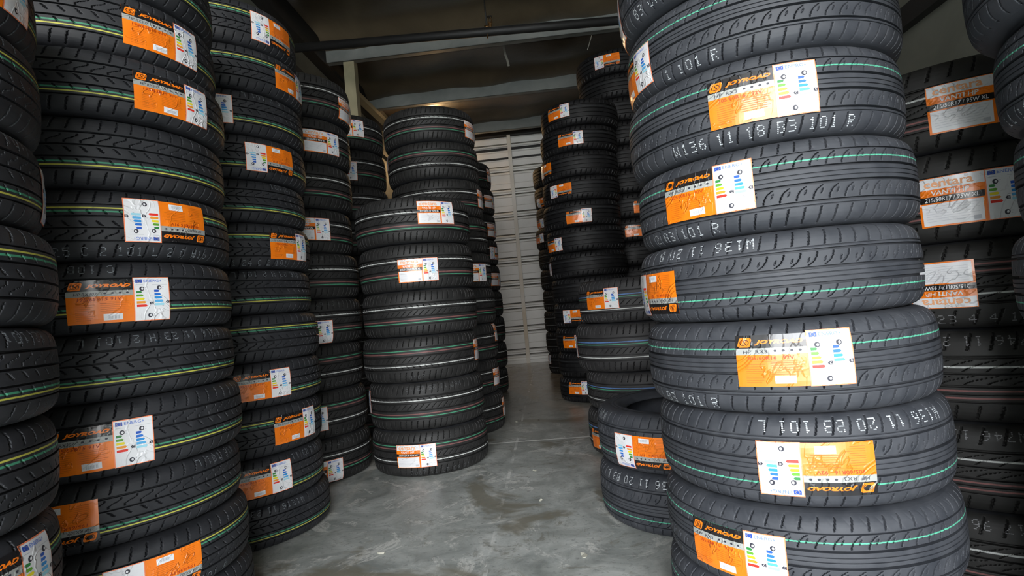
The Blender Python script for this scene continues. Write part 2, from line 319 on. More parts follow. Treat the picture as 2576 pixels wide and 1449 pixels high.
def tread_mesh(kind):
    K = KINDS[kind]; nc, nb, R, W = K['nc'], K['nb'], K['R'], K['W']; cpp = nc/nb
    S = list(np.linspace(-.96, .96, 97))
    for s0, w, d in K['grooves']: S += [s0-w/2-.004, s0-w/2+.001, s0+w/2-.001, s0+w/2+.004]
    for hk in K['hooks']: S += [hk[0], hk[0]+.006, hk[1]-.006, hk[1]]
    S = np.array(sorted(S)); S = S[np.concatenate(([True], np.diff(S) > 0.0012))]
    col = np.arange(nc); ph = ((col+0.5) % cpp)/cpp; s = S[:, None]; ph = ph[None, :]
    D = np.zeros((len(S), nc)); ok = np.ones_like(D, bool)
    def cut(c, w, mask, d):
        x = np.abs((ph-c+.5) % 1-.5); v = d*1.9*(x < max(w*.42, .51/cpp))*(mask > .5); np.maximum(D, v, out=D)
    for s0, w, d in K['grooves']:
        np.maximum(D, d*1.35*(np.abs(s-s0) <= w/2+.0002), out=D)
    a, c = K['slots']
    up = np.clip((s-a)/.012, 0, 1)*np.clip((0.935-s)/.05, 0, 1); dn = np.clip((c-s)/.012, 0, 1)*np.clip((s+0.935)/.05, 0, 1)
    cut(.30+.22*(s-a)/.3, .085, up, .0038); cut(.62+.22*(s-c)/.3, .085, dn, .0038)
    if kind == 'A':                      # faint slanting score lines over the shoulders
        sc = ((ph*1.0+(s-a)*2.2) % 1); np.maximum(D, .0008*(np.abs(sc-.5) < .05)*up, out=D)
    for h0, h1, ty in K['hooks']:
        m = (np.clip((s-h0)/.006, 0, 1)*np.clip((h1-s)/.006, 0, 1)); x = np.clip((s-h0)/(h1-h0), 0, 1)
        if ty == 1: cut(.15+.62*x**2.2, .07, m, .0042); cut(.50+.35*x, .05, m*(np.abs(x-.55) < .16), .0022)
        if ty == 2: cut(.2+.7*x-.2*np.sin(x*6), .06, m, .003)
        if ty == 3: cut(.8-.7*x, .05, m*(x > .35), .003)
        if ty == 4: cut(.3-.5*x, .05, m*(x > .4), .003)
        if ty == 5: cut(.9*x, .07, m, .003)
        if ty == 6: cut(.05+1.5*x**1.6, .05, m, .003)
    z = s*W/2+0*ph; rr = R-drop(s)-D
    th = (2*np.pi*col/nc)[None, :]
    V = np.stack([rr*np.cos(th), rr*np.sin(th), z], -1).reshape(-1, 3)
    uv = np.stack([np.broadcast_to(th/(2*np.pi), D.shape), np.broadcast_to((s+1)/2, D.shape)], -1)
    Dn = np.roll(D, -1, 1); A4 = np.stack([D[:-1], D[1:], Dn[:-1], Dn[1:]]); sm = (A4.max(0)-A4.min(0)) < .0009
    return grid_mesh('tread_'+kind, V, len(S), nc, uv, MRUB[kind], sm.ravel())
def grid_mesh(name, V, nr, nc, uv, mat, smooth=None):
    i, j = np.meshgrid(np.arange(nr-1), np.arange(nc), indexing='ij'); j2 = (j+1) % nc
    F = np.stack([i*nc+j, i*nc+j2, (i+1)*nc+j2, (i+1)*nc+j], -1).reshape(-1, 4)
    me = bpy.data.meshes.new(name); me.vertices.add(len(V)); me.vertices.foreach_set('co', V.astype(np.float32).ravel())
    me.loops.add(F.size); me.loops.foreach_set('vertex_index', F.astype(np.int32).ravel())
    me.polygons.add(len(F)); me.polygons.foreach_set('loop_start', np.arange(0, F.size, 4, dtype=np.int32))
    me.polygons.foreach_set('loop_total', np.full(len(F), 4, dtype=np.int32))
    me.polygons.foreach_set('use_smooth', np.ones(len(F), bool) if smooth is None else smooth)
    if uv is not None:
        U = uv.reshape(-1, 2); L = U[F.ravel()].copy().reshape(-1, 4, 2)
        last = (j.ravel() == nc-1); L[last, 1, 0] = 1.0; L[last, 2, 0] = 1.0
        lay = me.uv_layers.new(name='UVMap'); lay.data.foreach_set('uv', L.astype(np.float32).ravel())
    me.materials.append(mat); me.update(calc_edges=True); me.validate(); return me
def lathe(name, prof, mat, nc=192):
    P = np.array(prof); th = 2*np.pi*np.arange(nc)/nc
    V = np.stack([P[:, :1]*np.cos(th), P[:, :1]*np.sin(th), np.repeat(P[:, 1:], nc, 1)], -1).reshape(-1, 3)
    return grid_mesh(name, V, len(P), nc, None, mat)
def side_profile(R, W, sg):
    h = W/2; q = [(.0265, .96), (.0325, .98), (.038, .992), (.046, .999), (.052, .999), (.0525, .994), (.0545, .994), (.055, .999), (.064, .995), (.0645, .990), (.0675, .988), (.068, .993),
                  (.078, .975), (.087, .945), (.088, .94), (.090, .925), (.098, .88), (.1, .868), (.105, .83), (.108, .80), (.110, .76), (.108, .72)]
    p = [(R-a, sg*b*h) for a, b in q]; return p if sg < 0 else p
def liner_profile(R, W):
    h = W/2; up = [(.108, .72), (.103, .73), (.095, .80), (.08, .87), (.06, .90), (.045, .88), (.034, .80), (.026, .66), (.021, .4), (.020, 0)]
    p = [(R-a, b*h) for a, b in up]; return p+[(r, -z) for r, z in p[::-1][1:]]
RUBC = {"A": ((0.032, 0.035, 0.042), (0.052, 0.055, 0.063)), "B": ((0.016, 0.017, 0.020), (0.028, 0.029, 0.033)), "C": ((0.014, 0.014, 0.014), (0.024, 0.0235, 0.023)), "D": ((0.024, 0.023, 0.024), (0.036, 0.035, 0.036)), "E": ((0.017, 0.017, 0.016), (0.028, 0.027, 0.026)), "F": ((0.005, 0.005, 0.006), (0.009, 0.009, 0.010)), "G": ((0.007, 0.007, 0.007), (0.012, 0.012, 0.012))}
def rubber(kind, tint=None):
    m = new_mat('tyre_rubber_'+kind, rough=0.6, spec=0.4); n, l, b = nodes_of(m); tc = N(m, 'ShaderNodeTexCoord')
    uv = N(m, 'ShaderNodeSeparateXYZ'); l.new(tc.outputs['UV'], uv.inputs[0])
    s = math_n(m, 'MULTIPLY_ADD', uv.outputs[1], 2.0, -1.0)
    nz = noise(m, 22, 5, 0.6, tc.outputs['Object']).outputs[0]
    c = mix_c(m, ramp(m, nz, [(0.35, 0.0), (0.7, 1.0)]), *RUBC.get(kind[0], RUBC['B']))
    mp = N(m, 'ShaderNodeCombineXYZ'); l.new(math_n(m, 'MULTIPLY', uv.outputs[0], 260.0), mp.inputs[0])
    wob = math_n(m, 'MULTIPLY', math_n(m, 'SUBTRACT', noise(m, 1.0, 2, 0.5, mp.outputs[0]).outputs[0], 0.5), 0.03 if kind == 'A' else 0.006)
    s2 = math_n(m, 'ADD', s, wob)
    for s0, hw, colr, st in (KINDS[kind]['stripes'] if kind in KINDS else []):
        d = math_n(m, 'ABSOLUTE', math_n(m, 'SUBTRACT', s2, s0))
        f = math_n(m, 'MULTIPLY', math_n(m, 'SUBTRACT', 1.0, math_n(m, 'MULTIPLY', math_n(m, 'SUBTRACT', d, hw*0.75), 1.0/(hw*0.5)), clamp=True), 1.0, clamp=True)
        worn = ramp(m, noise(m, 60, 3, 0.6, tc.outputs['Object']).outputs[0], [(0.25, 0.55), (0.5, 1.0)])
        c = mix_c(m, math_n(m, 'MULTIPLY', math_n(m, 'MULTIPLY', f, worn), st), c, colr)
    l.new(c, b.inputs['Base Color']); l.new(ramp(m, nz, [(0.3, 0.52), (0.7, 0.70)]), b.inputs['Roughness'])
    bump(m, noise(m, 260, 2, 0.5, tc.outputs['Object']).outputs[0], 0.12, 0.0008); return m
MRUB = {k: rubber(k) for k in KINDS}; MSIDE = {'A': rubber('A_side'), 'F': rubber('F_side')}
def side_mat(k): return MSIDE['A'] if k == 'A' else MSIDE['F'] if k in 'FG' else MSIDE.setdefault('B', rubber('B_side'))
TREAD = {}; SIDEW = {}; LINER = {}
def kind_meshes(k):
    if k not in TREAD:
        K = KINDS[k]; TREAD[k] = tread_mesh(k)
        SIDEW[k] = {s: lathe('sidewall_'+k, side_profile(K['R'], K['W'], s), side_mat(k)) for s in (1, -1)}
        LINER[k] = lathe('liner_'+k, liner_profile(K['R'], K['W']), side_mat(k), 96)
    return K_(k)
def K_(k): return KINDS[k]

# ---------------------------------------------------------------- stickers and printed codes, wrapped onto the tread surface
def film(name, c, rough=0.32):
    m = new_mat(name, c, rough); n, l, b = nodes_of(m); tc = N(m, 'ShaderNodeTexCoord').outputs['Object']
    a = noise(m, 7, 2, 0.5, tc, 4.0).outputs[0]; r_ = math_n(m, 'MULTIPLY', ramp(m, a, [(0.46, 0.0), (0.5, 1.0), (0.53, 0.0)]), ramp(m, noise(m, 9, 2, 0.5, tc).outputs[0], [(0.45, 0.0), (0.62, 1.0)])); bump(m, r_, 0.6, 0.004); b.inputs['Coat Weight'].default_value = 0.5; b.inputs['Coat Roughness'].default_value = 0.2; return m
F_OR = film('orange_print', (0.93, 0.21, 0.008)); F_WH = film('white_film', (0.80, 0.80, 0.82)); F_BK = film('black_print', (0.012, 0.011, 0.012))
F_GY = film('grey_print', (0.36, 0.37, 0.35)); F_RIM = film('orange_pink_edge', (0.95, 0.27, 0.12)); F_TXT = new_mat('rust_print', (0.42, 0.045, 0.008), 0.5)
F_DK = new_mat('dark_print', (0.035, 0.035, 0.05), 0.5); F_BLUE = new_mat('flag_blue', (0.02, 0.075, 0.42), 0.4); F_STAR = new_mat('flag_star_yellow', (0.8, 0.6, 0.05), 0.4)
F_LB = new_mat('pale_blue_ink', (0.17, 0.26, 0.62), 0.5); F_ORT = new_mat('pale_orange_ink', (0.90, 0.42, 0.20), 0.45); F_LINE = new_mat('fine_print', (0.55, 0.12, 0.01), 0.5); F_LG = new_mat('fine_grey_print', (0.50, 0.51, 0.55), 0.5)
ARW = [new_mat('arrow_%s' % n_, c_, 0.45) for n_, c_ in (('dark_green', (0.03, 0.22, 0.05)), ('green', (0.12, 0.36, 0.03)), ('yellow', (0.85, 0.70, 0.02)), ('orange', (0.88, 0.33, 0.03)), ('red', (0.78, 0.035, 0.02)))]
ARB = [new_mat('arrow_blue_%s' % n_, c_, 0.45) for n_, c_ in (('deep', (0.02, 0.10, 0.50)), ('strong', (0.02, 0.16, 0.60)), ('mid', (0.03, 0.28, 0.68)), ('light', (0.10, 0.42, 0.76)), ('pale', (0.35, 0.68, 0.80)))]
DG = bpy.context.evaluated_depsgraph_get()
_tcache = {}
def text_geo(txt, bold=0.0, shear=0.0):
    key = (txt, bold, shear)
    if key not in _tcache:
        cu = bpy.data.curves.new('t', 'FONT'); cu.body = txt; cu.offset = bold; cu.shear = shear; cu.resolution_u = 2; cu.fill_mode = 'FRONT'
        ob = bpy.data.objects.new('t', cu); COL.objects.link(ob); bpy.context.view_layer.update()
        me = bpy.data.meshes.new_from_object(ob.evaluated_get(bpy.context.evaluated_depsgraph_get()))
        V = np.array([v.co[:2] for v in me.vertices]); F = [tuple(p.vertices) for p in me.polygons]
        bpy.data.objects.remove(ob); bpy.data.curves.remove(cu); bpy.data.meshes.remove(me)
        mn, mx = V.min(0), V.max(0); _tcache[key] = ((V-mn)/(mx-mn), F)
    return _tcache[key]
class Decal(MB):
    """2D drawing (metres, x right, y up, origin centre) in thin layers; wrap() bends it round a tyre of one kind"""
    def rect(s, x0, y0, x1, y1, m, lay, nx=None):
        nx = nx or max(1, int(abs(x1-x0)/0.007)); ny = max(1, int(abs(y1-y0)/0.009))
        for i in range(nx):
            for j in range(ny):
                a, b = x0+(x1-x0)*i/nx, x0+(x1-x0)*(i+1)/nx; c, d = y0+(y1-y0)*j/ny, y0+(y1-y0)*(j+1)/ny
                s.poly([(a, c, lay), (b, c, lay), (b, d, lay), (a, d, lay)], m)
    def pg(s, pts, m, lay): s.poly([(x, y, lay) for x, y in pts], m)
    def text(s, txt, x0, y0, x1, y1, m, lay, bold=0.0, shear=0.0):
        V, F = text_geo(txt, bold, shear); i = len(s.v); k = s.slot(m)
        s.v += [(x0+(x1-x0)*v[0], y0+(y1-y0)*v[1], lay) for v in V]
        for f in F: s.f.append(tuple(i+q for q in f)); s.m.append(k)
    def disc(s, x, y, r, m, lay, n=14, rx=None):
        rx = rx or r; s.pg([(x+rx*math.cos(2*math.pi*k/n), y+r*math.sin(2*math.pi*k/n)) for k in range(n)], m, lay)
    def arrow(s, x, y, w, h, m, lay): s.pg([(x, y-h/2), (x+w-h*.5, y-h/2), (x+w, y), (x+w-h*.5, y+h/2), (x, y+h/2)], m, lay)
    def arrow_l(s, x, y, w, h, m, lay): s.pg([(x, y), (x+h*.5, y-h/2), (x+w, y-h/2), (x+w, y+h/2), (x+h*.5, y+h/2)], m, lay)
    def wrap(s, name, kind, base=0.0012, dz=0.0):
        K = KINDS[kind]; P = np.array(s.v); P[:, 1] += dz; sz = P[:, 1]/(K['W']/2)
        crk = 0.0005*np.sin(P[:, 0]*95+P[:, 1]*60)*np.sin(P[:, 1]*85-P[:, 0]*40)
        r = K['R']-drop(sz)+base+0.00040*P[:, 2]+(crk if base > .001 else 0); th = P[:, 0]/K['R']
        s.v = [tuple(p) for p in np.stack([r*np.cos(th), r*np.sin(th), P[:, 1]], -1)]
        return s.mesh(name)
def energy(d, x0, y0, x1, y1, rim, arrow_h=1.0):
    """white EU tyre energy panel"""
    w, h = x1-x0, y1-y0; X = lambda u: x0+w*u; Y = lambda v: y0+h*v
    d.rect(x0, y0, x1, y1, rim, 1); d.rect(X(.025), Y(.018), X(.975), Y(.982), F_WH, 2)
    d.rect(X(.07), Y(.875), X(.24), Y(.955), F_BLUE, 3)
    for k in range(10): a = 2*math.pi*k/10; d.disc(X(.155)+w*.045*math.cos(a), Y(.915)+w*.045*math.sin(a), w*.008, F_STAR, 4, 5)
    d.text('ENERG', X(.28), Y(.885), X(.70), Y(.95), F_LB, 3, .012)
    d.pg([(X(.755), Y(.955)), (X(.725), Y(.91)), (X(.745), Y(.912)), (X(.735), Y(.878)), (X(.772), Y(.925)), (X(.75), Y(.923))], F_LB, 3)
    d.rect(X(.07), Y(.825), X(.26), Y(.835), F_LG, 3); d.rect(X(.5), Y(.825), X(.93), Y(.832), F_LG, 3)
    for cx_, cy_ in ((.22, .735), (.70, .755), (.42, .125)):       # little tyre icons
        d.disc(X(cx_), Y(cy_), h*.05, F_DK, 3, 14, w*.065); d.disc(X(cx_)+w*.012, Y(cy_), h*.026, F_WH, 4, 12, w*.03)
        d.rect(X(cx_)+w*.08, Y(cy_)+h*.02, X(cx_)+w*.13, Y(cy_)+h*.027, F_LG, 3); d.rect(X(cx_)+w*.08, Y(cy_)-h*.03, X(cx_)+w*.12, Y(cy_)-h*.023, F_LG, 3)
    for k in range(5):
        d.arrow(X(.07), Y(.66-.078*k), w*(.15+.032*k), h*.052, ARW[k], 3); d.arrow(X(.55), Y(.68-.078*k), w*(.15+.032*k), h*.052, ARB[k], 3)
    for ax, ay, t in ((.40, .40, 'C'), (.86, .42, 'C')):
        d.arrow_l(X(ax), Y(ay), w*.115, h*.062, F_DK, 3); d.text(t, X(ax)+w*.045, Y(ay)-h*.02, X(ax)+w*.095, Y(ay)+h*.02, F_WH, 4, .02)
def joy_logo(d, x0, y0, x1, y1, lay):
    w, h = x1-x0, y1-y0
    pts = []
    for cx_, cy_, a0 in ((.86, .78, 0), (.26, .78, 90), (.14, .22, 180), (.74, .22, 270)):
        for k in range(4): a = math.radians(a0+30*k); pts.append((x0+w*(cx_+.14*math.cos(a)), y0+h*(cy_+.22*math.sin(a))))
    d.pg(pts, F_OR, lay)
    d.text('S', x0+w*.34, y0+h*.2, x0+w*.68, y0+h*.8, F_BK, lay+1, -.008, .2)
    for sg in (-1, 1):
        arc = [(x0+w*.5+sg*w*.33*math.cos(a), y0+h*.5+h*.36*math.sin(a)) for a in np.linspace(-1.1, 1.1, 7)]
        arc2 = [(x0+w*.5+sg*w*.28*math.cos(a), y0+h*.5+h*.31*math.sin(a)) for a in np.linspace(1.1, -1.1, 7)]
        d.pg(arc+arc2, F_BK, lay+1)
STK = {}
JOY = {'A': ('HP  RX3', '205/60R16   92V', 0.0), 'B': ('HP RX307', '195/65R15 91V', 0.22), 'D': ('SPORT RX6', '225/45R18 95W XL', 0.2), 'F': ('HP RX3', '205/55R16 91V', 0.2), 'G': ('HP RX3', '205/55R16 91V', 0.2)}
CEN = {'C': ('VANTI HP', '225/50ZR18 95W XL'), 'E': ('VANTI HP', '215/50R17 / 95W XL')}
def sticker(kind, shift=0.0):
    shift = round(shift/.004)*.004
    if (kind, shift) in STK: return STK[(kind, shift)]
    if kind in JOY:
        W, H = .207, .097; x0, x1, y0, y1 = -W/2, W/2, -H/2, H/2; xm = x0+W*.615; nm, sz, sh = JOY[kind]
        d = Decal(); d.rect(x0, y0, xm, y1, F_OR, 0)
        d.rect(x0, y1-H*.245, xm, y1+.001, F_BK, 1); d.rect(x0, y1-H*.375, xm, y1-H*.245, F_GY, 1)
        joy_logo(d, x0+.004, y1-H*.225, x0+.031, y1-H*.04, 2)
        d.text('JOYROAD', x0+.036, y1-H*.19, xm-.005, y1-H*.085, F_OR, 2, .055, .35)
        d.text(nm, x0+.014, y1-H*.35, x0+.058, y1-H*.28, F_DK, 2, 0.0, sh)
        for k in range(4): d.disc(x0+.072+.0145*k, y1-H*.305, .0022, F_DK, 2, 6, .003); d.rect(x0+.068+.0145*k, y1-H*.35, x0+.077+.0145*k, y1-H*.342, F_LG, 2)
        d.text(sz, x0+.020, y1-H*.475, x0+.104, y1-H*.40, F_TXT, 2, .008, sh*.6)
        d.rect(x0+.016, y1-H*.505, xm-.01, y1-H*.509, F_LINE, 2); d.rect(x0+.062, y1-H*.535, x0+.074, y1-H*.541, F_TXT, 2)
        for k in range(9):
            yy = y1-H*(.56+.044*k); d.rect(x0+.016, yy, x0+.052-.004*(k % 3), yy-.0007, F_LINE, 2)
            if k < 6: d.rect(x0+.062, yy+.002, xm-.010-.006*(k % 2), yy+.0013, F_LINE, 2)
        d.rect(xm-.060, y0+H*.06, xm-.023, y0+H*.21, F_WH, 2)
        for k in range(9): d.rect(xm-.052+.0026*k, y0+H*.09, xm-.052+.0026*k+.0012*(1+k % 2*.5), y0+H*.16, F_LG, 3)
        me = d.wrap('sticker_'+kind, kind, .0012, shift)
        e = Decal(); energy(e, xm, y0-.001, x1, y1+.005, F_RIM)
        STK[(kind, shift)] = (me, e.wrap('energy_'+kind, kind, .0014, shift))
    else:
        W, H = .208, .115; x0, x1, y0, y1 = -W/2, W/2, -H/2, H/2; xm = x0+W*.61; nm, sz = CEN[kind]
        d = Decal(); d.rect(x0, y0, xm, y1, F_OR, 0); d.rect(x0+.002, y1-H*.235, xm, y1-.0015, F_WH, 1)
        d.text('centara', x0+.013, y1-H*.20, x0+.107, y1-H*.06, F_ORT, 2, .02)
        d.text(nm, x0+.026, y1-H*.36, x0+.098, y1-H*.265, F_WH, 2, .02, .1)
        d.rect(x0, y1-H*.51, xm-.002, y1-H*.385, F_BK, 1); d.text(sz, x0+.012, y1-H*.49, x0+.115, y1-H*.405, F_WH, 2, .015, .1)
        d.rect(x0+.005, y0+.0035, xm-.006, y1-H*.535, F_WH, 1)
        for k in range(7): d.rect(x0+.012, y1-H*(.585+.05*k), xm-.014-.01*(k % 2), y1-H*(.585+.05*k)-.0006, F_LG, 2)
        d.rect(xm-.026, y0+.007, xm-.012, y0+.016, F_LG, 2)
        me = d.wrap('sticker_'+kind, kind, .0012, shift); e = Decal(); energy(e, xm, y0, x1, y1, F_RIM)
        STK[(kind, shift)] = (me, e.wrap('energy_'+kind, kind, .0014, shift))
    return STK[(kind, shift)]
DOTS = {'0': '01110 10001 10001 10001 10001 10001 01110', '1': '00100 01100 00100 00100 00100 00100 01110', '2': '01110 10001 00001 00110 01000 10000 11111', '3': '11110 00001 00001 01110 00001 00001 11110',
 '4': '00010 00110 01010 10010 11111 00010 00010', '5': '11111 10000 11110 00001 00001 10001 01110', '6': '00110 01000 10000 11110 10001 10001 01110', '7': '11111 00001 00010 00100 01000 01000 01000',
 '8': '01110 10001 10001 01110 10001 10001 01110', '9': '01110 10001 10001 01111 00001 00010 01100', 'B': '11110 10001 10001 11110 10001 10001 11110', 'C': '01110 10001 10000 10000 10000 10001 01110',
 'D': '11110 10001 10001 10001 10001 10001 11110', 'E': '11111 10000 10000 11110 10000 10000 11111', 'H': '10001 10001 10001 11111 10001 10001 10001', 'L': '10000 10000 10000 10000 10000 10000 11111',
 'R': '11110 10001 10001 11110 10100 10010 10001', 'U': '10001 10001 10001 10001 10001 10001 01110', 'W': '10001 10001 10001 10101 10101 11011 10001', 'A': '01110 10001 10001 11111 10001 10001 10001', 'X': '10001 10001 01010 00100 01010 10001 10001'}
def chalk(name, c):
    m = new_mat(name, c, 0.75); n, l, b = nodes_of(m); tc = N(m, 'ShaderNodeTexCoord').outputs['Object']
    l.new(mix_c(m, ramp(m, noise(m, 90, 3, 0.6, tc).outputs[0], [(0.35, 0.7), (0.55, 0.0)]), c, tuple(v*0.25 for v in c)), b.inputs['Base Color']); return m
M_INK = {'A': chalk('white_code_ink', (0.50, 0.53, 0.55)), 'B': chalk('grey_code_ink', (0.20, 0.22, 0.24)), 'C': chalk('faded_code_ink', (0.10, 0.105, 0.11)), 'D': chalk('dull_code_ink', (0.13, 0.13, 0.13)), 'E': chalk('pale_code_ink', (0.24, 0.24, 0.25)), 'F': chalk('dim_code_ink', (0.05, 0.05, 0.055))}
CODES = {}
def code_mesh(kind, txt):
    if (kind, txt) in CODES: return CODES[(kind, txt)]
    d = Decal(); m = M_INK[kind]; K = KINDS[kind]; h = min(.022, K['W']*.12); dy = h/7; dx = h*.13; adv = h*1.0
    x = -adv*len(txt)/2; yc = -K['W']/2*.755; rr = random.Random(len(txt)*7+ord(txt[0]))
    for ch in txt:
        if ch in DOTS:
            for j, row in enumerate(DOTS[ch].split()):
                for i, q in enumerate(row):
                    if q == '1' and rr.random() > .06: d.disc(x+i*dx, yc+h/2-(j+.5)*dy, dy*.40, m, 0, 6, dx*.62)
            x += adv
        else: x += adv*.75
    CODES[(kind, txt)] = d.wrap('code_'+kind, kind, .0009); return CODES[(kind, txt)]


